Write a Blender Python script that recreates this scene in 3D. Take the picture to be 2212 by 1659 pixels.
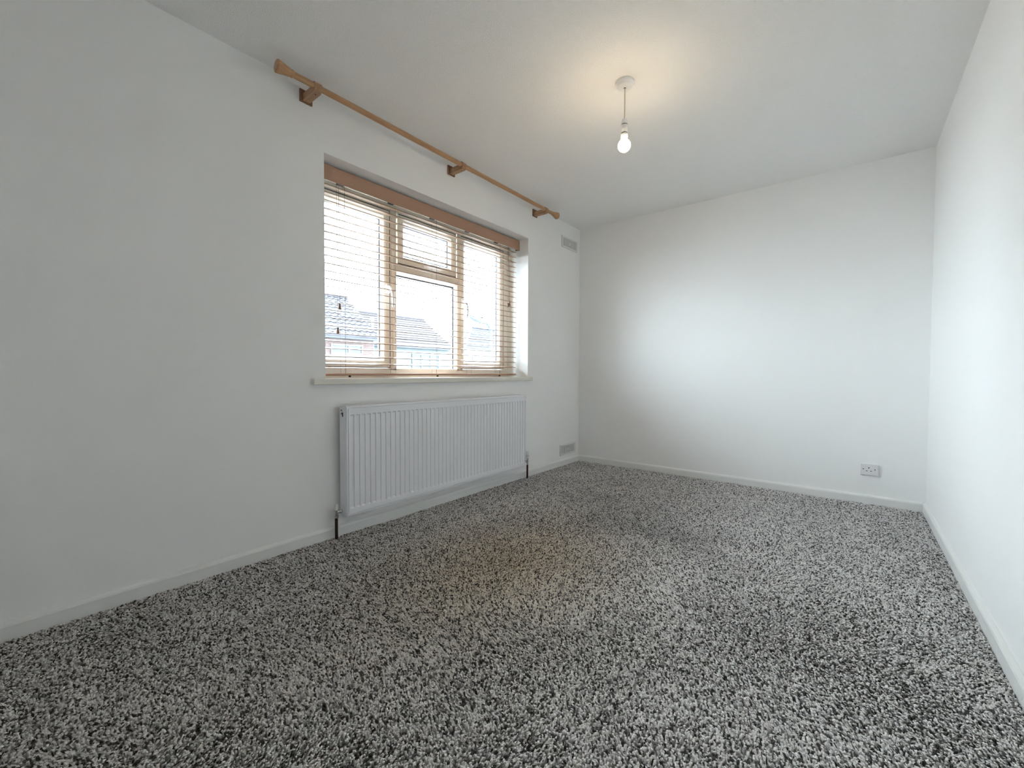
import bpy, bmesh, math, random
import numpy as np
from mathutils import Vector, Matrix

for o in list(bpy.data.objects):
    bpy.data.objects.remove(o, do_unlink=True)
scene = bpy.context.scene
C = scene.collection
random.seed(4)

# ------------------------------------------------------------------ camera
XL, YF, XR, CAMZ, HC = -2.2298, 3.8965, 0.3973, 0.9217, 2.40
YAW, PITCH, ROLL, FPX = -0.67581, -0.025979, 0.003715, 916.81
cam = bpy.data.cameras.new('camera')
cam.sensor_fit = 'HORIZONTAL'
cam.sensor_width = 36.0
cam.lens = FPX * 36.0 / 2212.0
cam.clip_start = 0.02
cam.clip_end = 500
camo = bpy.data.objects.new('camera', cam)
C.objects.link(camo)
_f = Vector((math.sin(YAW) * math.cos(PITCH), math.cos(YAW) * math.cos(PITCH), math.sin(PITCH)))
_r = Vector((math.cos(YAW), -math.sin(YAW), 0))
_u = _r.cross(_f)
_r2 = math.cos(ROLL) * _r + math.sin(ROLL) * _u
_u2 = -math.sin(ROLL) * _r + math.cos(ROLL) * _u
M = Matrix.Identity(4)
for i in range(3):
    M[i][0] = _r2[i]; M[i][1] = _u2[i]; M[i][2] = -_f[i]
M[0][3], M[1][3], M[2][3] = 0, 0, CAMZ
camo.matrix_world = M
scene.camera = camo

# ------------------------------------------------------------------ light, sky, exposure
SKY_STRENGTH = 20.0
BULB_STRENGTH = 62.0
world = bpy.data.worlds.new('overcast_sky')
scene.world = world
world.use_nodes = True
bg = world.node_tree.nodes['Background']
bg.inputs['Color'].default_value = (0.795, 0.907, 1.0, 1)
bg.inputs['Strength'].default_value = SKY_STRENGTH
vs = scene.view_settings
vs.view_transform = 'Standard'
vs.look = 'None'
vs.gamma = 1.0
vs.use_curve_mapping = False
vs.exposure = 0.49
scene.cycles.use_light_tree = False
scene.cycles.diffuse_bounces = 6
scene.cycles.max_bounces = 8
scene.cycles.use_adaptive_sampling = True
scene.cycles.adaptive_threshold = 0.25
scene.cycles.adaptive_min_samples = 16
scene.cycles.use_denoising = True
scene.cycles.transparent_max_bounces = 16

# window opening in the left wall
WY0, WY1, WZ0, WZ1 = 1.164, 3.001, 0.888, 2.098
portal = bpy.data.lights.new('window_portal', 'AREA')
portal.shape = 'RECTANGLE'
portal.size = WZ1 - WZ0 + 0.1
portal.size_y = WY1 - WY0 + 0.1
portal.cycles.is_portal = True
po = bpy.data.objects.new('window_portal', portal)
po.location = (XL - 0.30, (WY0 + WY1) / 2, (WZ0 + WZ1) / 2)
po.rotation_euler = (0, -math.pi / 2, 0)      # faces +x, into the room
C.objects.link(po)


# ------------------------------------------------------------------ helpers
def link(o, parent=None):
    C.objects.link(o)
    if parent is not None:
        o.parent = parent
    return o


def mesh_obj(name, verts, faces, mat, parent=None, smooth=None, loc=None):
    me = bpy.data.meshes.new(name)
    me.from_pydata([tuple(v) for v in verts], [], faces)
    me.validate()
    bm = bmesh.new()
    bm.from_mesh(me)
    bmesh.ops.recalc_face_normals(bm, faces=bm.faces)
    bm.to_mesh(me)
    bm.free()
    if mat is not None:
        me.materials.append(mat)
    if smooth is not None:
        me.polygons.foreach_set('use_smooth', [True] * len(me.polygons))
        me.set_sharp_from_angle(angle=math.radians(smooth))
    o = bpy.data.objects.new(name, me)
    if loc is not None:
        o.location = loc
    return link(o, parent)


def empty(name, loc=(0, 0, 0), parent=None):
    o = bpy.data.objects.new(name, None)
    o.empty_display_size = 0.05
    o.location = loc
    return link(o, parent)


def tag(o, label=None, cat=None, group=None, kind=None):
    if label: o['label'] = label
    if cat: o['category'] = cat
    if group: o['group'] = group
    if kind: o['kind'] = kind
    return o


class MB:
    """collects shapes; build() links them as one mesh object"""
    def __init__(self):
        self.v, self.f = [], []

    def add(self, v, f):
        n = len(self.v)
        self.v += [tuple(x) for x in v]
        self.f += [tuple(i + n for i in q) for q in f]
        return self

    def box(self, x0, x1, y0, y1, z0, z1, bevel=0.0, seg=2):
        bm = bmesh.new()
        bmesh.ops.create_cube(bm, size=1)
        for v in bm.verts:
            v.co = Vector((x0 + (v.co.x + .5) * (x1 - x0), y0 + (v.co.y + .5) * (y1 - y0), z0 + (v.co.z + .5) * (z1 - z0)))
        if bevel > 0:
            bmesh.ops.bevel(bm, geom=list(bm.edges), offset=bevel, segments=seg, affect='EDGES', profile=0.5)
        bm.verts.ensure_lookup_table()
        bm.verts.index_update()
        self.add([v.co[:] for v in bm.verts], [[v.index for v in f.verts] for f in bm.faces])
        bm.free()
        return self

    def tube(self, pts, rad, seg=12, flat=None, cap=True):
        """sweep a circle (or ellipse: flat=(ax, ay) factors) along points"""
        pts = [Vector(p) for p in pts]
        n = len(pts)
        if not hasattr(rad, '__len__'):
            rad = [rad] * n
        vs_, fs = [], []
        t0 = (pts[1] - pts[0]).normalized()
        ref = Vector((0, 0, 1)) if abs(t0.z) < 0.9 else Vector((1, 0, 0))
        nrm = (ref - t0 * ref.dot(t0)).normalized()
        for i, p in enumerate(pts):
            t = (pts[min(i + 1, n - 1)] - pts[max(i - 1, 0)]).normalized()
            nrm = (nrm - t * nrm.dot(t)).normalized()
            bi = t.cross(nrm)
            for k in range(seg):
                a = 2 * math.pi * k / seg
                ca, sa = math.cos(a), math.sin(a)
                if flat:
                    ca *= flat[0]; sa *= flat[1]
                vs_.append(p + nrm * (ca * rad[i]) + bi * (sa * rad[i]))
        for i in range(n - 1):
            for k in range(seg):
                k2 = (k + 1) % seg
                fs.append((i * seg + k, i * seg + k2, (i + 1) * seg + k2, (i + 1) * seg + k))
        if cap:
            fs.append(tuple(range(seg))[::-1])
            fs.append(tuple((n - 1) * seg + k for k in range(seg)))
        return self.add(vs_, fs)

    def lathe(self, prof, origin=(0, 0, 0), axis='Z', seg=28):
        """prof: list of (radius, height) along the axis"""
        o = Vector(origin)
        vs_, fs = [], []
        for r, hgt in prof:
            for k in range(seg):
                a = 2 * math.pi * k / seg
                c, s = r * math.cos(a), r * math.sin(a)
                if axis == 'Z': v = Vector((c, s, hgt))
                elif axis == 'Y': v = Vector((c, hgt, s))
                else: v = Vector((hgt, c, s))
                vs_.append(o + v)
        n = len(prof)
        for i in range(n - 1):
            for k in range(seg):
                k2 = (k + 1) % seg
                fs.append((i * seg + k, i * seg + k2, (i + 1) * seg + k2, (i + 1) * seg + k))
        fs.append(tuple(range(seg)))
        fs.append(tuple((n - 1) * seg + k for k in range(seg)))
        return self.add(vs_, fs)

    def ring(self, y0, y1, z0, z1, prof):
        """mitred rectangular frame in the y-z plane; prof = closed list of (inset, x)"""
        vs_, fs = [], []
        m = len(prof)
        for (sy, sz) in ((0, 0), (1, 0), (1, 1), (0, 1)):
            for ins, x in prof:
                vs_.append((x, (y0 + ins) if sy == 0 else (y1 - ins), (z0 + ins) if sz == 0 else (z1 - ins)))
        for c in range(4):
            c2 = (c + 1) % 4
            for k in range(m):
                k2 = (k + 1) % m
                fs.append((c * m + k, c * m + k2, c2 * m + k2, c2 * m + k))
        return self.add(vs_, fs)

    def prism(self, poly, axis, a0, a1):
        """extrude a closed polygon along an axis. poly are the two other coordinates in order"""
        n = len(poly)
        vs_ = []
        for a in (a0, a1):
            for p, q in poly:
                vs_.append({'X': (a, p, q), 'Y': (p, a, q), 'Z': (p, q, a)}[axis])
        fs = [tuple(range(n)), tuple(range(n, 2 * n))]
        for k in range(n):
            fs.append((k, (k + 1) % n, n + (k + 1) % n, n + k))
        return self.add(vs_, fs)

    def build(self, name, mat, parent=None, smooth=None):
        return mesh_obj(name, self.v, self.f, mat, parent, smooth)


def copy_obj(src, parent=None):
    c = src.copy()
    C.objects.link(c)
    c.parent = parent
    return c


# ------------------------------------------------------------------ materials
def new_mat(name):
    m = bpy.data.materials.new(name)
    m.use_nodes = True
    nt = m.node_tree
    return m, nt, nt.nodes['Principled BSDF']


def N(nt, t, **kw):
    n = nt.nodes.new(t)
    for k, v in kw.items():
        setattr(n, k, v)
    return n


def ramp(nt, stops):
    r = N(nt, 'ShaderNodeValToRGB')
    els = r.color_ramp.elements
    while len(els) < len(stops):
        els.new(0.5)
    for e, (p, c) in zip(els, stops):
        e.position = p
        e.color = (c[0], c[1], c[2], 1)
    return r


def simple(name, col, rough=0.5, metal=0.0, bump=None, var=0.0, vscale=3.0):
    """colour with an optional faint mottling and an optional fine relief (scale, strength, distance)"""
    m, nt, b = new_mat(name)
    b.inputs['Roughness'].default_value = rough
    b.inputs['Metallic'].default_value = metal
    b.inputs['Base Color'].default_value = (*col, 1)
    tc = N(nt, 'ShaderNodeTexCoord')
    c0 = [c * (1 - var) for c in col]
    c1 = [min(1, c * (1 + var)) for c in col]
    if var > 0:
        nz = N(nt, 'ShaderNodeTexNoise')
        nz.inputs['Scale'].default_value = vscale
        nz.inputs['Detail'].default_value = 2
        nt.links.new(tc.outputs['Object'], nz.inputs['Vector'])
        r = ramp(nt, [(0.3, c0), (0.7, c1)])
        nt.links.new(nz.outputs['Fac'], r.inputs['Fac'])
        nt.links.new(r.outputs['Color'], b.inputs['Base Color'])
    if bump:
        sc, st, di = bump
        n2 = N(nt, 'ShaderNodeTexNoise')
        n2.inputs['Scale'].default_value = sc
        n2.inputs['Detail'].default_value = 1
        nt.links.new(tc.outputs['Object'], n2.inputs['Vector'])
        bp = N(nt, 'ShaderNodeBump')
        bp.inputs['Strength'].default_value = st
        bp.inputs['Distance'].default_value = di
        nt.links.new(n2.outputs['Fac'], bp.inputs['Height'])
        nt.links.new(bp.outputs['Normal'], b.inputs['Normal'])
    return m


def wood(name, dark, light, axis='Y', scale=14.0, rough=0.45):
    m, nt, b = new_mat(name)
    b.inputs['Roughness'].default_value = rough
    tc = N(nt, 'ShaderNodeTexCoord')
    mp = N(nt, 'ShaderNodeMapping')
    s = {'X': (0.06, 1, 1), 'Y': (1, 0.06, 1), 'Z': (1, 1, 0.06)}[axis]
    mp.inputs['Scale'].default_value = s
    nt.links.new(tc.outputs['Object'], mp.inputs['Vector'])
    nz = N(nt, 'ShaderNodeTexNoise')
    nz.inputs['Scale'].default_value = scale * 10
    nz.inputs['Detail'].default_value = 6
    nz.inputs['Roughness'].default_value = 0.6
    nt.links.new(mp.outputs['Vector'], nz.inputs['Vector'])
    r = ramp(nt, [(0.32, dark), (0.68, light)])
    nt.links.new(nz.outputs['Fac'], r.inputs['Fac'])
    nt.links.new(r.outputs['Color'], b.inputs['Base Color'])
    return m


M_wall = simple('wall_paint', (0.93, 0.925, 0.915), 0.85, bump=(260, 0.12, 0.002))
M_ceil = simple('ceiling_stipple', (0.93, 0.92, 0.905), 0.9, bump=(210, 0.55, 0.004))
M_gloss = simple('white_gloss_paint', (0.84, 0.84, 0.82), 0.35, bump=(60, 0.05, 0.001))
M_sill = simple('cream_gloss_paint', (0.80, 0.775, 0.70), 0.4)
M_upvc = simple('white_upvc', (0.84, 0.805, 0.725), 0.35)
M_gasket = simple('dark_gasket', (0.05, 0.045, 0.045), 0.6)
M_spacer = simple('grey_spacer_bar', (0.13, 0.14, 0.19), 0.5)
M_whiteplastic = simple('white_plastic', (0.86, 0.86, 0.86), 0.3)
M_socket = simple('socket_plastic', (0.80, 0.79, 0.80), 0.3)
M_black = simple('black_slot', (0.01, 0.01, 0.01), 0.6)
M_rad = simple('radiator_enamel', (0.88, 0.885, 0.92), 0.32)
M_cap = simple('cream_plastic', (0.85, 0.85, 0.78), 0.4)
M_chrome = simple('chrome', (0.62, 0.62, 0.62), 0.18, metal=1.0)
M_brass = simple('brass', (0.75, 0.68, 0.48), 0.35, metal=0.6)
M_pipe = simple('dark_copper_pipe', (0.030, 0.014, 0.009), 0.45, metal=0.2)
M_pole = wood('oak_pole', (0.40, 0.215, 0.10), (0.58, 0.345, 0.18), 'Y', 9)
M_polebr = wood('oak_bracket', (0.36, 0.20, 0.105), (0.50, 0.30, 0.17), 'X', 9)
M_plate = wood('dark_wood_plate', (0.20, 0.098, 0.055), (0.30, 0.155, 0.09), 'Z', 9)
M_blind = wood('walnut_valance', (0.435, 0.258, 0.174), (0.46, 0.275, 0.187), 'Y', 12, 0.5)
M_slat = wood('wood_slat', (0.26, 0.165, 0.105), (0.34, 0.225, 0.15), 'Y', 12, 0.42)
M_cord = simple('brown_cord', (0.11, 0.055, 0.04), 0.8)
M_headrail = simple('cream_headrail', (0.70, 0.66, 0.58), 0.5)
M_flex = simple('cream_flex', (0.72, 0.67, 0.52), 0.5)
M_vent = simple('vent_plastic', (0.78, 0.785, 0.765), 0.5)
M_ventdark = simple('vent_recess', (0.36, 0.37, 0.36), 0.8)

# glass pane: clear, with a fresnel reflection
M_glass, nt, b = new_mat('window_glass')
nt.nodes.remove(b)
tr = N(nt, 'ShaderNodeBsdfTransparent')
tr.inputs['Color'].default_value = (0.97, 0.985, 0.98, 1)
gl = N(nt, 'ShaderNodeBsdfGlossy')
gl.inputs['Roughness'].default_value = 0.02
lw = N(nt, 'ShaderNodeLayerWeight')
lw.inputs['Blend'].default_value = 0.5
pw = N(nt, 'ShaderNodeMath', operation='POWER')
pw.inputs[1].default_value = 5.0
fr = N(nt, 'ShaderNodeMath', operation='MULTIPLY_ADD')
fr.inputs[1].default_value = 0.5
fr.inputs[2].default_value = 0.03
nt.links.new(lw.outputs['Facing'], pw.inputs[0])
nt.links.new(pw.outputs[0], fr.inputs[0])
mx = N(nt, 'ShaderNodeMixShader')
nt.links.new(fr.outputs[0], mx.inputs['Fac'])
nt.links.new(tr.outputs['BSDF'], mx.inputs[1])
nt.links.new(gl.outputs['BSDF'], mx.inputs[2])
nt.links.new(mx.outputs['Shader'], nt.nodes['Material Output'].inputs['Surface'])

# lit bulb
M_bulb, nt, b = new_mat('lit_bulb')
b.inputs['Base Color'].default_value = (0.9, 0.88, 0.8, 1)
b.inputs['Emission Color'].default_value = (1.0, 0.76, 0.46, 1)
b.inputs['Emission Strength'].default_value = BULB_STRENGTH

# carpet yarn: colour carried by each tuft
M_pile, nt, b = new_mat('carpet_yarn')
b.inputs['Roughness'].default_value = 0.95
b.inputs['Specular IOR Level'].default_value = 0.1
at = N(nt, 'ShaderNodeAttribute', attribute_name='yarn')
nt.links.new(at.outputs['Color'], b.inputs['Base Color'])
M_carpetbase = simple('carpet_backing', (0.45, 0.44, 0.43), 0.95, var=0.3, vscale=220)

# outdoors
M_tile = simple('roof_tile_grey_brown', (0.0187, 0.0171, 0.0223), 0.8, var=0.35, vscale=2.2)
M_course = simple('roof_course_brown', (0.0208, 0.0180, 0.0223), 0.85, var=0.25, vscale=1.3)
M_slate = simple('roof_slate_blue', (0.0218, 0.0239, 0.0314), 0.85, var=0.3, vscale=1.2)
M_fascia = simple('grey_fascia', (0.0182, 0.0215, 0.0305), 0.6, var=0.1)
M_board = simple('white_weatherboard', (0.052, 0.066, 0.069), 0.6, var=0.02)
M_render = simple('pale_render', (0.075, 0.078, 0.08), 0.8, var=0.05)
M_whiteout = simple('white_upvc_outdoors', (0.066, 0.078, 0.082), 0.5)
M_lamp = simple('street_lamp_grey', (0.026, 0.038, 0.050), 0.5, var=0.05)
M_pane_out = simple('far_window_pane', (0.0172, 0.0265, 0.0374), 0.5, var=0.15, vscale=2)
M_pane_pale = simple('pale_far_pane', (0.058, 0.073, 0.080), 0.8, var=0.05)  # even pale tone for panes of the far windows
M_bounce_ground = simple('pale_bounce_ground', (0.58, 0.57, 0.555), 0.95, var=0.15, vscale=0.8)  # unseen ground, made pale to bounce daylight up onto the ceiling
M_road = simple('asphalt', (0.25, 0.25, 0.252), 0.95, var=0.15, vscale=1.5)
M_ourbrick = None


def brick_mat(name):
    m, nt, b = new_mat(name)
    b.inputs['Roughness'].default_value = 0.9
    tc = N(nt, 'ShaderNodeTexCoord')
    sp = N(nt, 'ShaderNodeSeparateXYZ')
    ad = N(nt, 'ShaderNodeMath', operation='ADD')
    cb = N(nt, 'ShaderNodeCombineXYZ')
    nt.links.new(tc.outputs['Object'], sp.inputs['Vector'])
    nt.links.new(sp.outputs['X'], ad.inputs[0])
    nt.links.new(sp.outputs['Y'], ad.inputs[1])
    nt.links.new(ad.outputs[0], cb.inputs['X'])
    nt.links.new(sp.outputs['Z'], cb.inputs['Y'])
    bt = N(nt, 'ShaderNodeTexBrick')
    bt.inputs['Scale'].default_value = 1.0
    bt.inputs['Brick Width'].default_value = 0.225
    bt.inputs['Row Height'].default_value = 0.075
    bt.inputs['Mortar Size'].default_value = 0.008
    bt.inputs['Color1'].default_value = (0.042, 0.025, 0.023, 1)
    bt.inputs['Color2'].default_value = (0.056, 0.034, 0.031, 1)
    bt.inputs['Mortar'].default_value = (0.066, 0.060, 0.060, 1)
    nt.links.new(cb.outputs['Vector'], bt.inputs['Vector'])
    nt.links.new(bt.outputs['Color'], b.inputs['Base Color'])
    return m


M_brick = brick_mat('red_brick')

# ------------------------------------------------------------------ room shell
YB = -0.55          # wall behind the camera
T = 0.30            # outer wall thickness
XO = XL - T


def struct(o, label, cat=None):
    o['kind'] = 'structure'
    o['label'] = label
    return o


struct(MB().box(XO, XR + .12, YB - .12, YF + .12, -0.15, 0.0).build('floor', M_carpetbase), 'floor under the grey twist pile carpet')
struct(MB().box(XO, XR + .12, YB - .12, YF + .12, HC, HC + .15).build('ceiling', M_ceil), 'white stippled ceiling above the pendant bulb')
struct(MB().box(XL - .02, XR + .12, YF, YF + .12, 0, HC).build('wall_far', M_wall), 'white end wall with the socket')
struct(MB().box(XR, XR + .12, YB - .12, YF, 0, HC).build('wall_right', M_wall), 'white wall at the right edge, facing the window')
struct(MB().box(XL - .02, XR, YB - .12, YB, 0, HC).build('wall_back', M_wall), 'white wall behind the viewer')
# window wall: one mesh around the opening (grid of quads, both faces and the reveal)
ys = [YB - .12, WY0, WY1, YF + .12]
zs = [0, WZ0 - .03, WZ1, HC]
wv, wf = [], []
for x in (XL, XO):
    for z in zs:
        for y in ys:
            wv.append((x, y, z))
for s in (0, 16):
    for j in range(3):
        for i in range(3):
            if i == 1 and j == 1:
                continue
            k = s + j * 4 + i
            wf.append((k, k + 1, k + 5, k + 4))
hole = [5, 6, 10, 9]
for k in range(4):
    q, r_ = hole[k], hole[(k + 1) % 4]
    wf.append((q, r_, r_ + 16, q + 16))
outer = [0, 1, 2, 3, 7, 11, 15, 14, 13, 12, 8, 4]
for k in range(12):
    q, r_ = outer[k], outer[(k + 1) % 12]
    wf.append((q, r_, r_ + 16, q + 16))
wl = mesh_obj('wall_left', wv, wf, M_wall)
struct(wl, 'white wall with the window, radiator and air vents')

# skirting boards: chamfered top
SH, ST = 0.071, 0.017


def skirt_prof(sign, x):
    return [(x, 0.0), (x + sign * ST, 0.0), (x + sign * ST, SH - .014), (x + sign * (ST - .003), SH - .007), (x + sign * .004, SH), (x, SH)]


struct(MB().prism(skirt_prof(1, XL), 'Y', YB, YF).build('baseboard_left', M_gloss), 'white skirting board under the radiator and window')
pr = [(YF, 0.0), (YF - ST, 0.0), (YF - ST, SH - .014), (YF - ST + .003, SH - .007), (YF - .004, SH), (YF, SH)]
struct(MB().prism(pr, 'X', XL + ST, XR - ST).build('baseboard_far', M_gloss), 'white skirting board along the end wall under the socket')
struct(MB().prism(skirt_prof(-1, XR), 'Y', YB, YF).build('baseboard_right', M_gloss), 'white skirting board along the right wall')


# ------------------------------------------------------------------ carpet pile
def smooth_field(nx, ny, seed, cells):
    rng = np.random.default_rng(seed)
    g = rng.standard_normal((cells[0] + 3, cells[1] + 3))

    def f(u, v):   # u, v in 0..1
        x = u * cells[0]; y = v * cells[1]
        xi = np.floor(x).astype(int); yi = np.floor(y).astype(int)
        fx = x - xi; fy = y - yi
        fx = fx * fx * (3 - 2 * fx); fy = fy * fy * (3 - 2 * fy)
        return (g[xi, yi] * (1 - fx) * (1 - fy) + g[xi + 1, yi] * fx * (1 - fy) + g[xi, yi + 1] * (1 - fx) * fy + g[xi + 1, yi + 1] * fx * fy)
    return f


def carpet():
    rng = np.random.default_rng(11)
    x0, x1, y0, y1 = XL + ST + .002, XR - ST - .002, -0.30, YF - ST - .002
    sp = 0.0058
    gx = np.arange(x0, x1, sp)
    gy = np.arange(y0, y1, sp)
    X, Y = np.meshgrid(gx, gy, indexing='ij')
    X = X.ravel() + rng.uniform(-.42, .42, X.size) * sp
    Y = Y.ravel() + rng.uniform(-.42, .42, Y.size) * sp
    X = np.clip(X, x0, x1); Y = np.clip(Y, y0, y1)
    # keep what the room's viewers can see from around the photograph's place
    fx, fy = math.sin(YAW), math.cos(YAW)
    keep = (X * fx + Y * fy) > 0.55
    # two short slits in the carpet
    for (ax, ay, bx, by) in ((0.004, 3.713, 0.085, 3.715), (0.309, 2.677, 0.377, 2.682)):
        keep &= ~((X > ax) & (X < bx) & (np.abs(Y - (ay + by) / 2) < 0.0045))
    X, Y = X[keep], Y[keep]
    n = X.size
    u = (X - x0) / (x1 - x0) * .999
    v = (Y - y0) / (y1 - y0) * .999
    f1 = smooth_field(0, 0, 1, (5, 8)); f2 = smooth_field(0, 0, 2, (5, 8))
    f3 = smooth_field(0, 0, 3, (13, 20)); f4 = smooth_field(0, 0, 5, (13, 20))
    lx = (f1(u, v) * .6 + f3(u, v) * .5) * .0065
    ly = (f2(u, v) * .6 + f4(u, v) * .5) * .0065
    lx += rng.normal(0, .0042, n)
    ly += rng.normal(0, .0042, n)
    h = rng.uniform(.0080, .0112, n)
    r0 = rng.uniform(.0024, .0036, n)
    th = rng.uniform(0, 2 * np.pi, n)
    tw = rng.normal(.7, .5, n)
    V = np.zeros((n, 6, 3), np.float32)
    for k in range(3):
        a = th + k * 2.0944
        V[:, k, 0] = X + r0 * .75 * np.cos(a); V[:, k, 1] = Y + r0 * .75 * np.sin(a)
        V[:, k, 2] = -0.0005
        a2 = a + tw
        V[:, 3 + k, 0] = X + lx + r0 * 1.2 * np.cos(a2); V[:, 3 + k, 1] = Y + ly + r0 * 1.2 * np.sin(a2)
        V[:, 3 + k, 2] = np.minimum(h + rng.normal(0, .0008, n), .0122)
    V[:, :, 0] = np.clip(V[:, :, 0], XL + ST + .0008, XR - ST - .0008)
    V[:, :, 1] = np.minimum(V[:, :, 1], YF - ST - .0008)
    # faces: three side quads + top triangle
    base = (np.arange(n) * 6)[:, None]
    pat = np.array([0, 1, 4, 3, 1, 2, 5, 4, 2, 0, 3, 5, 3, 4, 5])
    loops = (base + pat[None, :]).astype(np.int32).ravel()
    starts = (np.arange(n) * 15)[:, None] + np.array([0, 4, 8, 12])[None, :]
    me = bpy.data.meshes.new('carpet_pile')
    me.vertices.add(n * 6)
    me.vertices.foreach_set('co', V.ravel())
    me.loops.add(loops.size)
    me.loops.foreach_set('vertex_index', loops)
    me.polygons.add(n * 4)
    me.polygons.foreach_set('loop_start', starts.astype(np.int32).ravel())
    me.update(calc_edges=True)
    # yarn colours: light, mid and dark strands, with a warm light tint painted into one patch
    k = rng.random(n)
    val = np.where(k < .58, rng.uniform(.80, .96, n), np.where(k < .78, rng.uniform(.35, .55, n), rng.uniform(.06, .14, n)))
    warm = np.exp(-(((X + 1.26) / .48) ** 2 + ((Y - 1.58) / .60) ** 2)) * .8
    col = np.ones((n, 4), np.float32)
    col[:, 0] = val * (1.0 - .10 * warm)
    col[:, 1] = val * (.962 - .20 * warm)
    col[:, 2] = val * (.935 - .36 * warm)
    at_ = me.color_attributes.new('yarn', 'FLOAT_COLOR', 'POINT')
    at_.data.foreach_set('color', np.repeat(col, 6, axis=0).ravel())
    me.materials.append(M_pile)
    o = bpy.data.objects.new('carpet_pile', me)
    C.objects.link(o)
    tag(o, 'speckled grey twist pile carpet covering the whole floor', 'carpet', kind='stuff')
    return o


carpet()

# ------------------------------------------------------------------ window_1
XW = -2.430         # front of the outer frame
win = empty('window_1', (XW, (WY0 + WY1) / 2, WZ0))
struct(win, 'white plastic framed window with three lights behind the wooden blind')


def wpart(mb, name, mat, parent=win, smooth=None):
    o = mb.build(name, mat, None, smooth)
    o.parent = parent
    # keep world coordinates
    p = parent
    off = Vector((0, 0, 0))
    while p is not None:
        off += Vector(p.location)
        p = p.parent
    o.location = -off
    return o


def ftube(x0, x1, w, extra=0.0):
    return [(0, x0), (0, x1), (w, x1), (w, x1 - .006), (w + extra, x1 - .008), (w + extra, x0)]


fy0, fy1, fz0, fz1 = WY0 - .042, WY1 - .001, WZ0 + .004, WZ1 - .001
XB = XW - .070
FW = 0.092
# outer frame: stepped profile (top, sides broad), bottom built by the same ring
wpart(MB().ring(fy0, fy1, fz0 - .036, fz1, [(0, XB), (0, XW), (.030, XW), (.034, XW - .006), (.046, XW - .006), (.050, XW), (FW, XW), (FW + .002, XW - .004), (FW + .004, XB)]), 'outer_frame', M_upvc)
M1, M2 = (1.704, 1.772), (2.338, 2.402)
ZB, ZT, TR0, TR1 = fz0 - .036 + FW, fz1 - FW, 1.604, 1.666


def post(y0, y1, z0, z1, name='mullion'):
    prof = [(XB, y0), (XW - .004, y0), (XW, y0 + .003), (XW, y0 + .022), (XW - .005, y0 + .025), (XW - .005, y0 + .031), (XW, y0 + .034), (XW, y1 - .003), (XW - .004, y1), (XB, y1)]
    return wpart(MB().prism(prof, 'Z', z0, z1), name, M_upvc)


post(M1[0] + .006, M1[1], ZB - .01, ZT + .01)
post(M2[0], M2[1], ZB - .01, ZT + .01)
tp = [(XB, TR0), (XW - .004, TR0), (XW, TR0 + .003), (XW, TR1 - .003), (XW - .004, TR1), (XB, TR1)]
wpart(MB().prism([(x, z) for x, z in tp], 'Y', M1[1] - .002, M2[0] + .002), 'transom', M_upvc)


def sash(y0, y1, z0, z1, name, face=0.043):
    """opening light: rounded face, bead, rubber gap, spacer bar, pane"""
    xf = XW + .003
    s = wpart(MB().ring(y0, y1, z0, z1, [(0, XW - .045), (0, xf - .004), (.004, xf), (face - .012, xf), (face, xf - .005), (face + .003, xf - .012), (face + .012, xf - .022), (face + .015, xf - .030), (face + .015, XW - .045)]), name, M_upvc)
    wpart(MB().ring(y0 + .006, y1 + .0030, z0 - .0030, z1 + .0030, [(0, XW - .01), (0, XW + .0008), (.0045, XW + .0008), (.0045, XW - .01)]), 'gasket', M_gasket, s)
    g = face + .010
    gap = g + .013
    wpart(MB().ring(y0 + g, y1 - g, z0 + g, z1 - g, [(0, XW - .044), (0, XW - .028), (.012, XW - .028), (.012, XW - .044)]), 'spacer_bar', M_spacer, s)
    wpart(MB().box(XW - .030, XW - .026, y0 + g, y1 - g, z0 + g, z1 - g), 'glass_pane', M_glass, s)
    return s


s1 = sash(1.216, 1.716, ZB + .008, ZT - .008, 'casement_sash')
s3 = sash(2.372, 2.900, ZB + .008, ZT - .008, 'casement_sash')
s2 = sash(1.782, 2.322, 1.668, ZT - .008, 'vent_sash', .046)
# fixed middle light
fb = wpart(MB().ring(M1[1] - .002, M2[0] + .002, ZB - .032, TR0 + .002, [(0, XW - .04), (0, XW - .004), (.004, XW - .006), (.013, XW - .030), (.013, XW - .04)]), 'glazing_bead', M_upvc)
wpart(MB().ring(M1[1] + .008, M2[0] - .008, ZB - .024, TR0 - .008, [(0, XW - .044), (0, XW - .032), (.012, XW - .032), (.012, XW - .044)]), 'spacer_bar', M_spacer, fb)
wpart(MB().box(XW - .036, XW - .032, M1[1] + .008, M2[0] - .008, ZB - .024, TR0 - .008), 'glass_pane', M_glass, fb)


# handles
def handle(s, y, z, name='window_handle', horiz=False):
    xf = XW + .003
    mb = MB()
    if not horiz:
        mb.box(xf - .001, xf + .012, y - .014, y + .014, z - .030, z + .030, .005)
        mb.tube([(xf + .008, y, z + .012), (xf + .026, y + .001, z + .008), (xf + .040, y + .004, z - .008), (xf + .046, y + .010, z - .035), (xf + .046, y + .014, z - .070), (xf + .040, y + .016, z - .105), (xf + .036, y + .016, z - .122)],
                [.010, .011, .011, .0105, .010, .009, .006], 12, (0.8, 1.0))
    else:
        mb.box(xf - .001, xf + .012, y - .035, y + .035, z - .013, z + .013, .005)
        mb.tube([(xf + .008, y - .012, z), (xf + .026, y - .008, z), (xf + .040, y + .008, z), (xf + .046, y + .035, z - .003), (xf + .045, y + .070, z - .004), (xf + .040, y + .105, z - .003), (xf + .036, y + .120, z - .002)],
                [.010, .011, .011, .0105, .010, .009, .006], 12, (1.0, 0.8))
    return wpart(mb, name, M_whiteplastic, s, 40)


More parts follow.
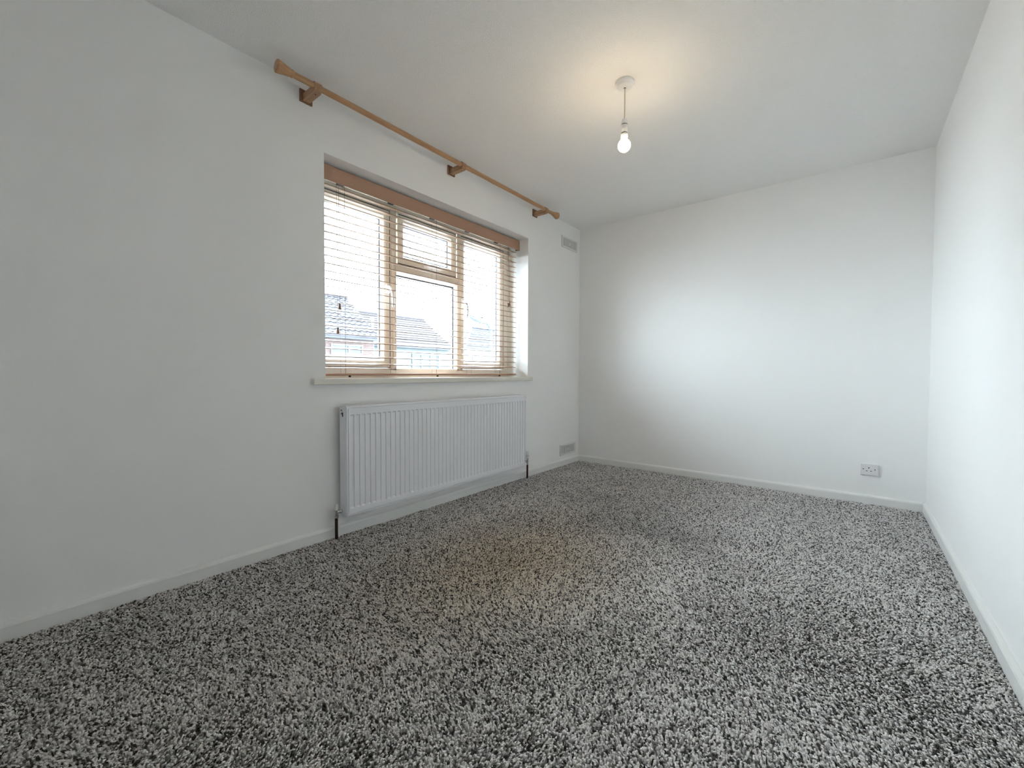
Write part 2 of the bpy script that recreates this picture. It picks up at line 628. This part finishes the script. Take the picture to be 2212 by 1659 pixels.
handle(s1, 1.697, 1.478)
handle(s3, 2.393, 1.478)
handle(s2, 2.040, 1.690, horiz=True)
# window board
sb = MB().box(XW - .005, XL + .031, 1.086, 3.040, WZ0 - .033, WZ0, .004)
wpart(sb, 'window_sill', M_sill)

# ------------------------------------------------------------------ venetian blind
BY0, BY1 = 1.176, 2.978
XS = -2.360         # slat centre
blind = empty('venetian_blind', (XS, (BY0 + BY1) / 2, WZ0 + .012))
tag(blind, 'brown wooden venetian blind with open slats hanging in the window', 'blind')


def bpart(mb, name, mat, parent=blind, smooth=None):
    return wpart(mb, name, mat, parent, smooth)


vx = -2.312
val = bpart(MB().box(vx - .010, vx, BY0 - .006, BY1 + .008, 2.001, 2.084, .002), 'valance', M_blind)
bpart(MB().box(-2.355, vx - .010, BY1 - .002, BY1 + .008, 2.001, 2.084, .002), 'valance_return', M_blind, val)
bpart(MB().box(-2.392, -2.330, BY0, BY1 - .006, 2.030, 2.088, .002), 'headrail', M_headrail)
TILT = math.radians(11)
slat_proto = None
sw, stt = .0245, .0018
pf = []
for i in range(7):
    t = -1 + i / 3
    pf.append((t * sw, .0012 * (1 - t * t)))
poly = [(x, z + stt) for x, z in pf] + [(x, z - stt) for x, z in reversed(pf)]
poly = [(x * math.cos(TILT) + z * math.sin(TILT), -x * math.sin(TILT) + z * math.cos(TILT)) for x, z in poly]
smb = MB().prism(poly, 'Y', -(BY1 - .012 - BY0) / 2, (BY1 - .012 - BY0) / 2)
proto = smb.build('slat', M_slat, blind)
NS = 24
for i in range(NS):
    o = proto if i == 0 else copy_obj(proto, blind)
    z = 0.974 + i * .0441
    o.location = (random.uniform(-.0006, .0006), random.uniform(-.001, .001) - .004, z - blind.location.z)
    o.rotation_euler = (random.uniform(-.0006, .0006), random.uniform(-.02, .02), 0)
rail = bpart(MB().box(XS - .025, XS + .027, BY0 + .004, BY1 - .008, .902, .916, .003), 'bottom_rail', M_blind)
LAD = (1.340, 1.693, 2.044, 2.400, 2.748)
for y in LAD:
    for dx in (-.0265, .0265):
        bpart(MB().tube([(XS + dx, y - .010 if False else y, 2.03), (XS + dx, y, 1.5), (XS + dx, y, .914)], .0005, 5), 'ladder_cord', M_cord)
    bpart(MB().box(XS - .030, XS + .030, y - .020, y + .020, 2.024, 2.031), 'cord_guide', M_black)
for y in (1.340 + .014, 2.044 + .018, 2.748 + .022):
    bpart(MB().tube([(XS + .004, y, 2.03), (XS + .004, y, 1.4), (XS + .004, y, .914)], .0007, 5), 'lift_cord', M_cord)
for y in (1.372, 2.060, 2.752):
    bpart(MB().tube([(XS + .018, y, .903), (XS + .018, y, .8935)], .007, 10), 'cord_plug', M_black, rail)
# pull cords with turned wooden tassels
tass = [(.0015, .034), (.0066, .034), (.0070, .031), (.0052, .024), (.0060, .016), (.0086, .006), (.0088, .002), (.0074, 0.0)]


def pull(y, ztop, zb, xo=-2.322, tilt=0.0):
    c = bpart(MB().tube([(xo - .006, y, 2.03), (xo, y + tilt * .5, (2.03 + zb) / 2), (xo, y + tilt, zb + .03)], .0009, 5), 'pull_cord', M_cord)
    bpart(MB().lathe(tass, (xo, y + tilt, zb), 'Z', 14), 'wooden_tassel', M_plate, c, 50)


pull(1.300, 2.0, 1.286)
pull(1.288, 2.0, 1.146)
# right-hand lift cords, doubled, with their tassels clustered together
pull(2.838, 2.0, 1.487, tilt=-.004)
pull(2.846, 2.0, 1.506, tilt=.002)
pull(2.842, 2.0, 1.498, xo=-2.314, tilt=.006)

# ------------------------------------------------------------------ curtain pole
PX, PZ = XL + .120, 2.342
cp = empty('curtain_pole', (XL, 2.08, PZ))
tag(cp, 'oak curtain pole with flared ends on brackets above the window', 'curtain pole')
wpart(MB().tube([(PX, .944, PZ), (PX, 2.1, PZ), (PX, 3.208, PZ)], .0145, 20), 'pole', M_pole, cp, 40)
fin = [(.0145, -.004), (.0175, 0), (.0185, .004), (.0175, .008), (.0175, .012), (.0200, .018), (.0240, .040), (.0285, .060), (.0300, .068), (.0290, .072), (.026, .0735)]
wpart(MB().lathe([(r, .950 - hgt) for r, hgt in fin], (PX, 0, PZ), 'Y', 28), 'finial', M_pole, cp, 50)
wpart(MB().lathe([(r, 3.202 + hgt) for r, hgt in fin], (PX, 0, PZ), 'Y', 28), 'finial', M_pole, cp, 50)
for y in (1.068, 2.084, 3.091):
    br = wpart(MB().prism([(XL + .008, PZ - .030), (PX + .004, PZ - .030), (PX + .015, PZ - .022), (PX + .017, PZ - .006), (PX - .006, PZ + .004), (XL + .008, PZ + .004)], 'Y', y - .0185, y + .0185)
               .tube([(PX, y - .0180, PZ), (PX, y + .0180, PZ)], .0195, 20), 'bracket', M_polebr, cp, 35)
    wpart(MB().box(XL, XL + .010, y - .033, y + .033, PZ - .037, PZ + .027, .003), 'wall_plate', M_plate, br)
    wpart(MB().lathe([(.003, 0), (.003, .002)], (PX - .014, y, PZ - .0315), 'Z', 10), 'grub_screw', M_black, br)

# ------------------------------------------------------------------ radiator
RX0, RX1, RY0, RY1, RZ0, RZ1 = XL + .030, XL + .090, 1.232, 2.862, .131, .735
rad = empty('radiator', (XL + .05, (RY0 + RY1) / 2, 0))
tag(rad, 'white ribbed panel radiator under the window sill', 'radiator')


def rpart(mb, name, mat, parent=rad, smooth=None):
    return wpart(mb, name, mat, parent, smooth)


# pressed front panel with recessed channels
py0, py1, pz0, pz1 = RY0 + .013, RY1 - .013, RZ0 + .012, RZ1 - .012
NCH, PITCH_R, Y1ST = 47, .0342, 1.267
cols = [(py0, 0.0)]
for i in range(NCH):
    c = Y1ST + i * PITCH_R
    cols += [(c - .0115, 0.0), (c - .0103, 1.0), (c + .0103, 1.0), (c + .0115, 0.0)]
cols.append((py1, 0.0))
zt, zb_ = .690, .1705
rows = [(pz0, 0), (zb_, 0), (zb_ + .0085, 1), (zt - .0065, 1), (zt, 0), (pz1, 0)]
DEP = .0058
pv, pfc = [], []
for (z, kz) in rows:
    for (y, ky) in cols:
        pv.append((RX1 - DEP * ky * kz, y, z))
nc = len(cols)
for j in range(len(rows) - 1):
    for i in range(nc - 1):
        k = j * nc + i
        pfc.append((k, k + 1, k + nc + 1, k + nc))
me_ = MB()
me_.add(pv, pfc)
fp = rpart(me_, 'front_panel', M_rad)
# back of the panel and rolled edge around it
rpart(MB().ring(RY0, RY1, RZ0, RZ1, [(0, RX0 + .004), (0, RX1 - .003), (.003, RX1), (.0090, RX1), (.0102, RX1 - .006), (.0128, RX1 - .006), (.0138, RX1 - .0003), (.0138, RX0 + .004)]), 'edge_rim', M_rad)
rpart(MB().box(RX0 - .002, RX0 + .006, RY0 + .004, RY1 - .004, RZ0 + .004, RZ1 - .004), 'back_panel', M_rad)
# side covers with a rounded slot
for sgn, y in ((-1, RY0), (1, RY1)):
    rpart(MB().box(RX0 - .006, RX1 - .006, min(y, y + sgn * .0025), max(y, y + sgn * .0025), RZ0 + .006, RZ1 - .002, .001), 'side_cover', M_rad)
# top grille: slotted cover
tg = MB()
tg.box(RX0 - .006, RX0 + .004, RY0, RY1, RZ1 - .001, RZ1 + .0025).box(RX1 - .014, RX1 - .004, RY0, RY1, RZ1 - .001, RZ1 + .0025)
k = RY0
while k < RY1 - .01:
    tg.box(RX0, RX1 - .008, k, k + .008, RZ1 - .001, RZ1 + .002)
    k += .020
rpart(tg, 'top_grille', M_rad)
# bleed plug in its slot at the upper left end
sl = MB()
n0 = [(XL + .043 + .009 * math.cos(a), .704 + .013 * math.sin(a)) for a in [i * math.pi / 8 for i in range(16)]]
sl.prism(n0, 'Y', RY0 - .0032, RY0 - .002)
n1 = [(XL + .056 + .006 * math.cos(a), .690 + .013 * math.sin(a)) for a in [i * math.pi / 8 for i in range(16)]]
sl.prism(n1, 'Y', RY0 - .0032, RY0 - .0022)
slot = rpart(sl, 'side_slot', M_black)
rpart(MB().tube([(XL + .043, RY0, .704), (XL + .043, RY0 - .009, .704), (XL + .043, RY0 - .012, .704)], [.0075, .0075, .005], 14), 'bleed_plug', M_cap, slot, 40)
rpart(MB().tube([(XL + .043, RY0 - .011, .704), (XL + .043, RY0 - .0135, .704)], .0028, 8), 'bleed_screw', M_brass, slot)
# lockshield valve and pipe, left end
vy, vxx, vz = 1.194, XL + .047, .158
v1 = rpart(MB().lathe([(.0085, .128), (.0085, .168), (.010, .168), (.010, .170)], (vxx, vy, 0), 'Z', 16)
           .tube([(vxx, vy, vz - .002), (vxx, vy + .012, vz), (vxx, vy + .016, vz), (vxx, vy + .0165, vz), (vxx, vy + .030, vz), (vxx, vy + .0305, vz), (vxx, RY0 + .001, vz)], [.0075, .0075, .0075, .0105, .0105, .007, .007], 16)
           .lathe([(.009, .126), (.0112, .127), (.0112, .140), (.009, .141)], (vxx, vy, 0), 'Z', 6), 'lockshield_valve', M_chrome, rad, 40)
rpart(MB().lathe([(.0098, .170), (.0098, .184), (.0085, .196), (.006, .2005), (.002, .202)], (vxx, vy, 0), 'Z', 16), 'valve_cap', M_cap, v1, 45)
rpart(MB().tube([(vxx, vy, .130), (vxx, vy, .06), (vxx + .002, vy, .0125)], .0082, 14), 'supply_pipe', M_pipe, rad, 40)
# thermostatic valve and pipe, right end
vy2 = 2.940
v2 = rpart(MB().lathe([(.0085, .128), (.0085, .178), (.0105, .178), (.0105, .182)], (vxx, vy2, 0), 'Z', 16)
           .tube([(vxx, vy2, vz), (vxx, vy2 - .014, vz), (vxx, vy2 - .0145, vz), (vxx, vy2 - .030, vz), (vxx, vy2 - .0305, vz), (vxx, RY1 - .001, vz)], [.0075, .0075, .0105, .0105, .007, .007], 16), 'thermostatic_valve', M_chrome, rad, 40)
hd = rpart(MB().lathe([(.013, .182), (.0175, .185), (.0175, .205), (.0165, .206), (.0165, .209), (.018, .210), (.018, .238), (.016, .245), (.010, .248)], (vxx, vy2, 0), 'Z', 20), 'valve_head', M_whiteplastic, v2, 35)
rpart(MB().lathe([(.0168, .2055), (.0168, .2085)], (vxx, vy2, 0), 'Z', 20), 'dial_ring', M_ventdark, hd)
rpart(MB().tube([(vxx, vy2, .132), (vxx - .001, vy2, .06), (vxx, vy2, .0125)], .0082, 14), 'supply_pipe', M_pipe, rad, 40)


# ------------------------------------------------------------------ air vents on the window wall
def vent(y0, y1, z0, z1, label, flip):
    t = empty('air_vent', (XL, (y0 + y1) / 2, z0))
    tag(t, label, 'air vent', 'air vents beside the end wall')
    bdr = .024
    wpart(MB().ring(y0, y1, z0, z1, [(0, XL), (0, XL + .004), (.004, XL + .008), (bdr - .008, XL + .008), (bdr - .008, XL)]), 'frame', M_vent, t)
    wpart(MB().box(XL - .001, XL + .0015, y0 + .015, y1 - .015, z0 + .015, z1 - .015), 'recess', M_ventdark, t)
    ns = 12
    p0 = None
    for i in range(ns):
        yy = y0 + .022 + (y1 - y0 - .044) * i / (ns - 1)
        if p0 is None:
            p0 = MB().box(XL + .001, XL + .0075, -.0058, .0058, z0 + .013, z1 - .013, .001, 1).build('slat', M_vent, t)
            o = p0
        else:
            o = copy_obj(p0, t)
        o.location = (-t.location.x, yy - t.location.y, -t.location.z)
    ym, zm = (y0 + y1) / 2, (z0 + z1) / 2
    wpart(MB().box(XL + .002, XL + .0105, ym - .007, ym + .007, zm - .012, zm + .012, .002), 'slider_knob', M_vent, t)
    return t


vent(3.540, 3.838, 2.153, 2.264, 'white slotted air vent high in the corner near the ceiling', 0)
vent(3.533, 3.829, .107, .216, 'white slotted air vent low in the corner just above the skirting', 1)

# ------------------------------------------------------------------ wall socket on the end wall
so = empty('wall_socket', (.105, YF, .21))
tag(so, 'white single three-pin wall socket low on the end wall', 'socket')
sx0, sx1, sz0, sz1 = .058, .153, .2105, .293
plate = wpart(MB().box(sx0, sx1, YF - .016, YF, sz0, sz1, .0045, 3), 'face_plate', M_socket, so)
yk = YF - .0165


def slot_at(x, z, w, h_, name, parent=plate):
    wpart(MB().box(x - w / 2, x + w / 2, yk - .0004, yk + .004, z - h_ / 2, z + h_ / 2), name, M_black, parent)


cx, cz = (sx0 + sx1) / 2, (sz0 + sz1) / 2
slot_at(cx - .003, cz + .013, .0050, .0090, 'earth_slot')
slot_at(cx - .014, cz - .0085, .0075, .0045, 'pin_slot')
slot_at(cx + .009, cz - .0085, .0075, .0045, 'pin_slot')
for x in (cx - .033, cx + .030):
    wpart(MB().lathe([(.0035, yk - .0006), (.0035, yk + .004)], (x, 0, cz + .003), 'Y', 12), 'screw', M_gasket, plate)

# ------------------------------------------------------------------ pendant light
LX, LY = -.930, 2.067
pl = empty('pendant_light', (LX, LY, 2.05))
tag(pl, 'bare lit bulb on a white pendant cord hanging from the ceiling', 'light')
rose = wpart(MB().lathe([(.0465, 2.3995), (.0465, 2.390), (.045, 2.388), (.0440, 2.3875), (.0375, 2.3745), (.033, 2.372), (.006, 2.3705)], (LX, LY, 0), 'Z', 40), 'ceiling_rose', M_whiteplastic, pl, 30)
wpart(MB().lathe([(.0055, 2.3715), (.0055, 2.3695)], (LX, LY, 0), 'Z', 14), 'cord_hole', M_gasket, rose)
wpart(MB().tube([(LX, LY, 2.371), (LX + .001, LY, 2.30), (LX, LY, 2.212)], .0032, 10), 'cord', M_flex, pl, 60)
lh = wpart(MB().lathe([(.005, 2.2165), (.0095, 2.2140), (.0135, 2.205), (.0160, 2.192), (.0165, 2.188)], (LX, LY, 0), 'Z', 28)
           .lathe([(.0165, 2.184), (.0170, 2.181), (.0170, 2.147), (.0165, 2.145)], (LX, LY, 0), 'Z', 28)
           .lathe([(.0172, 2.1405), (.0180, 2.139), (.0180, 2.129), (.0165, 2.126)], (LX, LY, 0), 'Z', 28), 'lamp_holder', M_whiteplastic, pl, 40)
wpart(MB().lathe([(.0152, 2.189), (.0152, 2.183)], (LX, LY, 0), 'Z', 24), 'seam_ring', M_gasket, lh)
wpart(MB().lathe([(.0152, 2.146), (.0152, 2.140)], (LX, LY, 0), 'Z', 24), 'seam_ring', M_gasket, lh)
bp_ = [(.0125, 2.132), (.0130, 2.122), (.0160, 2.116)]
bc, br_ = 2.0825, .0315
for i in range(15):
    a = math.radians(62 - i * (62 + 86) / 14)
    bp_.append((br_ * math.cos(a), bc + br_ * math.sin(a)))
wpart(MB().lathe(bp_, (LX, LY, 0), 'Z', 32), 'bulb', M_bulb, pl, 60)

# ------------------------------------------------------------------ outdoors
GZ = -2.6
struct(MB().box(-75, XO - .02, -30, 80, GZ - .3, GZ).build('ground', M_bounce_ground), 'unseen ground outside the window, pale to bounce daylight')
struct(MB().box(-13.5, -8.2, -30, 80, GZ, GZ + .02).build('road', M_road), 'road in front of the houses opposite')
# our own outer wall below and beside the room so that the window sits in a house
struct(MB().box(XO, XO + .25, -4, 8, GZ, -.15).build('wall_outer', M_brick), 'brick outer wall below the room')

EYE = CAMZ


def hpart(mb, name, mat, parent, smooth=None):
    return wpart(mb, name, mat, parent, smooth)


# --- brick house, tiled roof, gable at its right end
hA = empty('brick_house', (-20.5, 8.6, GZ))
tag(hA, 'red brick house with wavy grey roof tiles seen through the left pane', 'house')
ax_e, az_e = -17.5, EYE + .098 * 17.5
ax_r, az_r = -20.45, EYE + .186 * 20.45
ay0, ay1 = 5.4, 11.80
wallA = MB()
wallA.prism([(-17.85, GZ), (-17.85, az_e - .10), (ax_r, az_r - .35), (-23.05, az_e - .10), (-23.05, GZ)], 'Y', ay0 + .1, ay1 - .1)
hpart(wallA, 'brick_wall', M_brick, hA)
hpart(MB().box(-17.72, -17.52, ay0, ay1, az_e - .22, az_e - .04, .01), 'fascia_board', M_fascia, hA)
roofA = hpart(MB().prism([(ax_e + .02, az_e - .05), (ax_r, az_r - .05), (2 * ax_r - ax_e, az_e - .05), (2 * ax_r - ax_e, az_e - .12), (ax_r, az_r - .12), (ax_e + .02, az_e - .12)], 'Y', ay0, ay1), 'roof', M_tile, hA)
# single curved tiles, one object each
sl_len = math.hypot(ax_r - ax_e, az_r - az_e)
ang = math.atan2(az_r - az_e, ax_e - ax_r)
NR, TW = 12, .305
gauge = sl_len / NR
tv, tf = [], []
prof = []
for i in range(9):
    t = i / 8
    prof.append((t * TW, .040 * math.sin(t * 2 * math.pi) * (1.0 if t < .5 else .35)))
for (s_, lift) in ((-.02, .030), (gauge + .03, .0)):
    for (y, z) in prof:
        tv.append((-s_ * math.cos(ang) - (z + lift) * 0 + (z + lift) * math.sin(ang), y, s_ * math.sin(ang) + (z + lift) * math.cos(ang)))
    for (y, z) in reversed(prof):
        tv.append((-s_ * math.cos(ang) + (z + lift - .018) * math.sin(ang), y, s_ * math.sin(ang) + (z + lift - .018) * math.cos(ang)))
m_ = len(prof) * 2
tf = [tuple(range(m_)), tuple(range(m_, 2 * m_))] + [(k_, (k_ + 1) % m_, m_ + (k_ + 1) % m_, m_ + k_) for k_ in range(m_)]
tp0 = mesh_obj('roof_tile', tv, tf, M_tile, roofA)
NCOL = int((ay1 - ay0) / TW)
off_r = Vector(hA.location) + Vector(roofA.location)
first = True
for r in range(NR):
    for c in range(NCOL):
        o = tp0 if first else copy_obj(tp0, roofA)
        first = False
        bx_ = ax_e + (ax_r - ax_e) * r / NR
        bz_ = az_e + (az_r - az_e) * r / NR
        o.location = Vector((bx_ + random.uniform(-.008, .008), ay1 - (c + 1) * TW + .01, bz_ + random.uniform(-.006, .008))) - off_r
        o.rotation_euler = (0, 0, random.uniform(-.02, .02))
rt = MB()
rt.tube([(ax_r, ay0, az_r + .02), (ax_r, (ay0 + ay1) / 2, az_r + .02), (ax_r, ay1 + .03, az_r + .02)], .11, 10)
hpart(rt, 'ridge_tiles', M_tile, roofA)


def out_window(house, xw, y0, y1, z0, z1, splits, zrow, panes, name='window'):
    """far window: frame, bars and single panes. splits = inner y positions, zrow = transom height"""
    f = hpart(MB().ring(y0, y1, z0, z1, [(0, xw - .1), (0, xw + .06), (.07, xw + .06), (.07, xw - .1)]), name, M_whiteout, house)
    for s_ in splits:
        hpart(MB().box(xw - .05, xw + .055, s_ - .05, s_ + .05, z0 + .05, z1 - .05), 'mullion', M_whiteout, f)
    hpart(MB().box(xw - .05, xw + .05, y0 + .05, y1 - .05, zrow - .05, zrow + .05), 'transom', M_whiteout, f)
    edges = [y0 + .07] + [q for s_ in splits for q in (s_ - .05, s_ + .05)] + [y1 - .07]
    for i in range(0, len(edges), 2):
        hpart(MB().box(xw + .001, xw + .02, edges[i], edges[i + 1], zrow + .05, z1 - .07), 'pane', panes[0], f)
        hpart(MB().box(xw + .001, xw + .02, edges[i], edges[i + 1], z0 + .07, zrow - .05), 'pane', panes[1], f)
    return f


out_window(hA, -17.85, 9.55, 11.10, .95, 2.19, [10.42], 1.76, (M_pane_out, M_pane_pale))
# white boxed panel around the window head
# flue pipe on the gable end
fl = MB().lathe([(.085, GZ), (.085, 3.46), (.10, 3.46), (.10, 3.62), (.085, 3.63)], (-18.4, 11.98, 0), 'Z', 16)
fo = hpart(fl, 'soil_pipe', M_whiteout, hA, 40)

# --- weatherboarded house further back
hB = empty('boarded_house', (-25, 16, GZ))
tag(hB, 'pale weatherboarded house with banded roof seen through the middle pane', 'house')
bx_e, bz_e = -22.0, EYE + .080 * 22.0
bx_r, bz_r = -25.15, EYE + .156 * 25.15
by0, by1 = 12.6, 20.75
hpart(MB().prism([(-22.35, GZ), (-22.35, bz_e - .1), (bx_r, bz_r - .3), (-27.9, bz_e - .1), (-27.9, GZ)], 'Y', by0 + .1, by1 - .12), 'house_wall', M_board, hB)
hpart(MB().box(-22.25, -22.02, by0, by1, bz_e - .20, bz_e - .05, .01), 'gutter_board', M_fascia, hB)
wbp = None
for i in range(15):
    if wbp is None:
        wbp = MB().prism([(0, 0), (.045, 0), (.016, .155), (0, .155)], 'Y', -(by1 - by0 - .24) / 2, (by1 - by0 - .24) / 2).build('weatherboard', M_board, hB)
        o = wbp
    else:
        o = copy_obj(wbp, hB)
    o.location = Vector((-22.352, (by0 + by1) / 2, .42 + i * .135)) - hB.location
roofB = hpart(MB().prism([(bx_e, bz_e - .06), (bx_r, bz_r - .06), (2 * bx_r - bx_e, bz_e - .06), (2 * bx_r - bx_e, bz_e - .13), (bx_r, bz_r - .13), (bx_e, bz_e - .13)], 'Y', by0, by1), 'roof', M_course, hB)
slB = math.hypot(bx_r - bx_e, bz_r - bz_e)
angB = math.atan2(bz_r - bz_e, bx_e - bx_r)
NB = 12
gB = slB / NB
cpz = None
offB = Vector(hB.location) + Vector(roofB.location)
for i in range(NB):
    if cpz is None:
        q = []
        for s_, l_ in ((-.02, .055), (-.02, .015), (gB + .02, -.02), (gB + .02, .012)):
            q.append((-s_ * math.cos(angB) + l_ * math.sin(angB), s_ * math.sin(angB) + l_ * math.cos(angB)))
        cpz = MB().prism(q, 'Y', -(by1 - by0) / 2, (by1 - by0) / 2).build('roof_course', M_course, roofB)
        o = cpz
    else:
        o = copy_obj(cpz, roofB)
    t = i / NB
    o.location = Vector((bx_e + (bx_r - bx_e) * t, (by0 + by1) / 2, bz_e + (bz_r - bz_e) * t - .02)) - offB
hpart(MB().tube([(bx_r, by0, bz_r + .02), (bx_r, 16, bz_r + .02), (bx_r, by1 + .02, bz_r + .02)], .10, 10), 'ridge_tiles', M_course, roofB)
out_window(hB, -22.30, 17.42, 19.72, 1.10, 2.16, [18.20, 18.97], 1.62, (M_pane_out, M_pane_out))
# television aerial standing on the ridge
ta = hpart(MB().tube([(bx_r, 20.72, bz_r), (bx_r, 20.72, EYE + .214 * 25.15)], .034, 6), 'aerial_mast', M_lamp, hB)
zt_ = EYE + .212 * 25.15
ab = MB().tube([(bx_r, 20.9, zt_ - .02), (bx_r, 19.85, zt_ + .03)], .026, 6)
for k_ in range(6):
    yy = 20.0 + k_ * .15
    ab.tube([(bx_r - .12, yy, zt_ + .02), (bx_r + .12, yy, zt_ + .02)], .014, 5)
hpart(ab, 'aerial_boom', M_lamp, ta)

# --- distant hipped house
hC = empty('hipped_house', (-34, 38, GZ))
tag(hC, 'distant pale house with blue-grey hipped roof seen through the right pane', 'house')
D_ = 30.0
w_ = 3.75
ez, rz = EYE + .081 * D_, EYE + .150 * (D_ + w_)
cy0, cy1, ry0 = 30.0, 43.0, 34.9
hpart(MB().box(-37.0, -30.3, 30.4, 42.6, GZ, ez), 'house_wall', M_render, hC)
roofC = hpart(MB().add([(-D_, cy0, ez), (-D_, cy1, ez), (-D_ - 2 * w_, cy1, ez), (-D_ - 2 * w_, cy0, ez), (-D_ - w_, ry0, rz), (-D_ - w_, cy1 - 4, rz)],
                       [(0, 1, 5, 4), (1, 2, 5), (2, 3, 4, 5), (3, 0, 4), (0, 3, 2, 1)]), 'roof', M_slate, hC)
NCR = 9
for i in range(NCR):
    t0 = i / NCR
    t1 = t0 + .55 / NCR
    def pt(t, y_from_left, lift):
        return (-D_ - w_ * t + .02, y_from_left, ez + (rz - ez) * t + lift)
    yl0, yr0 = cy0 + (ry0 - cy0) * t0, cy1 - 4 * t0
    yl1, yr1 = cy0 + (ry0 - cy0) * t1, cy1 - 4 * t1
    hpart(MB().add([pt(t0, yl0, .09), pt(t0, yr0, .09), pt(t1, yr1, .02), pt(t1, yl1, .02), pt(t0, yl0, 0), pt(t0, yr0, 0)],
                   [(0, 1, 2, 3), (0, 4, 5, 1), (0, 3, 4), (1, 5, 2)]), 'roof_course', M_slate, roofC)
hpart(MB().tube([(-D_ - w_, ry0, rz + .03), (-D_ - w_, cy1 - 4, rz + .03)], .12, 8), 'ridge_tiles', M_slate, roofC)
out_window(hC, -30.28, 31.3, 33.4, 1.0, 2.6, [32.35], 2.1, (M_pane_pale, M_pane_pale))

# --- street lamp
lp = empty('street_lamp', (-10, 11.26, GZ))
tag(lp, 'grey street lamp with a curved arm seen through the right pane', 'street lamp')
zt_ = EYE + 1.5
hpart(MB().tube([(-10, 11.26, GZ), (-10, 11.26, GZ + 1.2), (-10, 11.26, GZ + 1.22), (-10, 11.26, zt_ - .3), (-10, 11.25, zt_), (-10, 11.19, zt_ + .13), (-10, 11.08, zt_ + .22), (-10, 10.95, zt_ + .27)],
                [.095, .095, .065, .06, .058, .055, .052, .048], 14), 'lamp_post', M_lamp, lp, 40)
# lantern: tapered boat-shaped body
lb = MB().tube([(-10, 11.00, EYE + 1.76), (-10, 10.96, EYE + 1.765), (-10, 10.85, EYE + 1.775), (-10, 10.70, EYE + 1.79), (-10, 10.55, EYE + 1.81), (-10, 10.38, EYE + 1.845), (-10, 10.25, EYE + 1.868), (-10, 10.18, EYE + 1.88)],
               [.05, .075, .09, .105, .11, .085, .045, .012], 14, (0.95, 1.15))
lan = hpart(lb, 'lantern', M_lamp, lp, 40)
hpart(MB().tube([(-10, 10.80, EYE + 1.83), (-10, 10.80, EYE + 1.885), (-10, 10.80, EYE + 1.89), (-10, 10.80, EYE + 1.99)], [.035, .035, .055, .055], 12), 'photocell', M_lamp, lan, 40)
